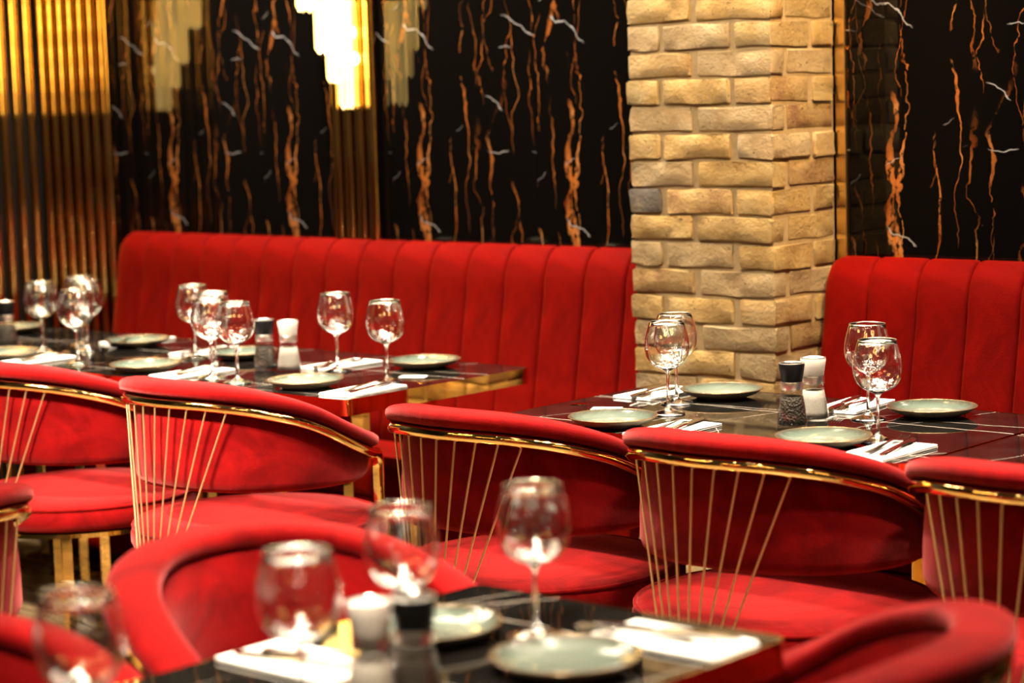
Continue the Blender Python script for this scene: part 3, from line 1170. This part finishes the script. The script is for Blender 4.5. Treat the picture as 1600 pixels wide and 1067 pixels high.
for x, y, rz, place, side in NP:
    lab = 'white napkin ' + place
    if n0 is None:
        n0 = napkin_proto(lab, (x, y, .7505), rz)
    else:
        dup(n0, lab, (x, y, .7505), rz)
    # fork and knife lie on the napkin, pointing at the table centre
    face = {1: 0, -1: PI, 2: -PI / 2, 3: PI / 2}[side]
    fwd = Vector((-math.sin(face), math.cos(face)))
    rt = Vector((fwd.y, -fwd.x))
    zz = .7505 + .0076
    for kind in ('fork', 'knife'):
        off = -.018 if kind == 'fork' else .014
        px, py = x + rt.x * off + fwd.x * .022, y + rt.y * off + fwd.y * .022
        yaw = face + (.17 if kind == 'fork' else .24)
        lab = f'steel {kind} on napkin ' + place
        if kind == 'fork':
            if f0 is None:
                f0 = fork_proto(lab, (px, py, zz), yaw, 'forks on the napkins')
            else:
                dup(f0, lab, (px, py, zz), yaw)
        else:
            if k0 is None:
                k0 = knife_proto(lab, (px, py, zz), yaw, 'knives on the napkins')
            else:
                dup(k0, lab, (px, py, zz), yaw)

def card(label, x, y, rz):
    t = thing('table_card', label, 'card', (x, y, .7505), rz, 'small white table cards')
    b = bmesh.new()
    box(b, -.035, .035, -.02, .02, 0, .0012)
    link_mesh('card_sheet', b, M['card'], t)
card('small white card lying behind the last wine glass of the left table', -3.965, 4.060, .5)
card('small white card lying behind the front left plate before the pillar', -3.165, 3.880, .5)

# ------------------------------------------------------------------ the lamps of the room
def downlight(i, x, y, ax, ay, az, power, half, colr):
    t = thing('ceiling_downlight', 'unseen small round ceiling downlight recessed above the dining tables', 'lamp', (x, y, CEIL), 0, 'ceiling downlights')
    b = bmesh.new()
    lathe(b, [(.035, -.001), (.055, -.001), (.055, -.012), (.050, -.014), (.038, -.010)], 24, closed=True)
    link_mesh('trim_ring', b, M['gold_smooth'], t, True)
    b = bmesh.new()
    lathe(b, [(0, -.003), (.036, -.003)], 24)
    link_mesh('lens', b, M['lamp_disc'], t)
    ld = bpy.data.lights.new('spot', 'SPOT')
    ld.energy = power
    ld.color = colr
    ld.spot_size = math.radians(half * 2)
    ld.spot_blend = .6
    ld.shadow_soft_size = .085
    lo = bpy.data.objects.new('spot', ld)
    COL.objects.link(lo)
    lo.parent = t
    lo.location = (0, 0, -.03)
    d = Vector((ax - x, ay - y, az - CEIL))
    lo.rotation_euler = d.to_track_quat('-Z', 'Y').to_euler()
for i, a in enumerate(DOWNLIGHTS):
    downlight(i, *a)

def chandelier(x, y, z, R, n, bulbmat, label):
    t = thing('ring_chandelier', label, 'lamp', (x, y, z))
    t['group'] = 'ring chandeliers'
    b = bmesh.new()
    for rr in (R, R * .55):
        fr = [(ring_pt(p, rr, 0), ring_pt(p, 1, 0), Vector((0, 0, 1))) for p in range(0, 360, 10)]
        sweep(b, fr, round_rect(.02, .03, .004, 2), closed=True)
    for a in range(4):
        rod(b, (0, 0, 0), ring_pt(a * 90, R, 0), .006)
    link_mesh('ring', b, M['gold_smooth'], t, True)
    b = bmesh.new()
    rod(b, (0, 0, 0), (0, 0, CEIL - z - .001), .008)
    link_mesh('stem', b, M['gold_smooth'], t, True)
    b = bmesh.new()
    bmesh.ops.create_icosphere(b, subdivisions=2, radius=.068 if bulbmat == 'bulb_warm' else .055)
    b0 = None
    for k in range(n):
        rr = R if k % 3 else R * .55
        p = ring_pt(360 * k / n, rr, -.05)
        if b0 is None:
            b0 = link_mesh('bulb', b, M[bulbmat], t, 'full', p)
        else:
            again(b0, t, p)
    return t
chandelier(-4.3, 3.45, 2.62, .62, 15, 'bulb_warm', 'brass ring chandelier with white globe bulbs hanging over the left table')
chandelier(-2.2, 3.45, 2.62, .62, 15, 'bulb_warm', 'brass ring chandelier with white globe bulbs hanging over the right table')
chandelier(-1.2, .5, 2.55, .55, 12, 'bulb_amber', 'brass ring chandelier with small amber bulbs hanging near the foreground table')
chandelier(-4.0, 1.0, 2.55, .50, 12, 'bulb_amber', 'brass ring chandelier with small amber bulbs hanging over the left aisle')
chandelier(-2.6, -1.2, 2.6, .6, 12, 'bulb_amber', 'brass ring chandelier with small amber bulbs hanging behind the camera')
chandelier(.6, 2.4, 2.6, .5, 12, 'bulb_amber', 'brass ring chandelier with small amber bulbs hanging at the right')
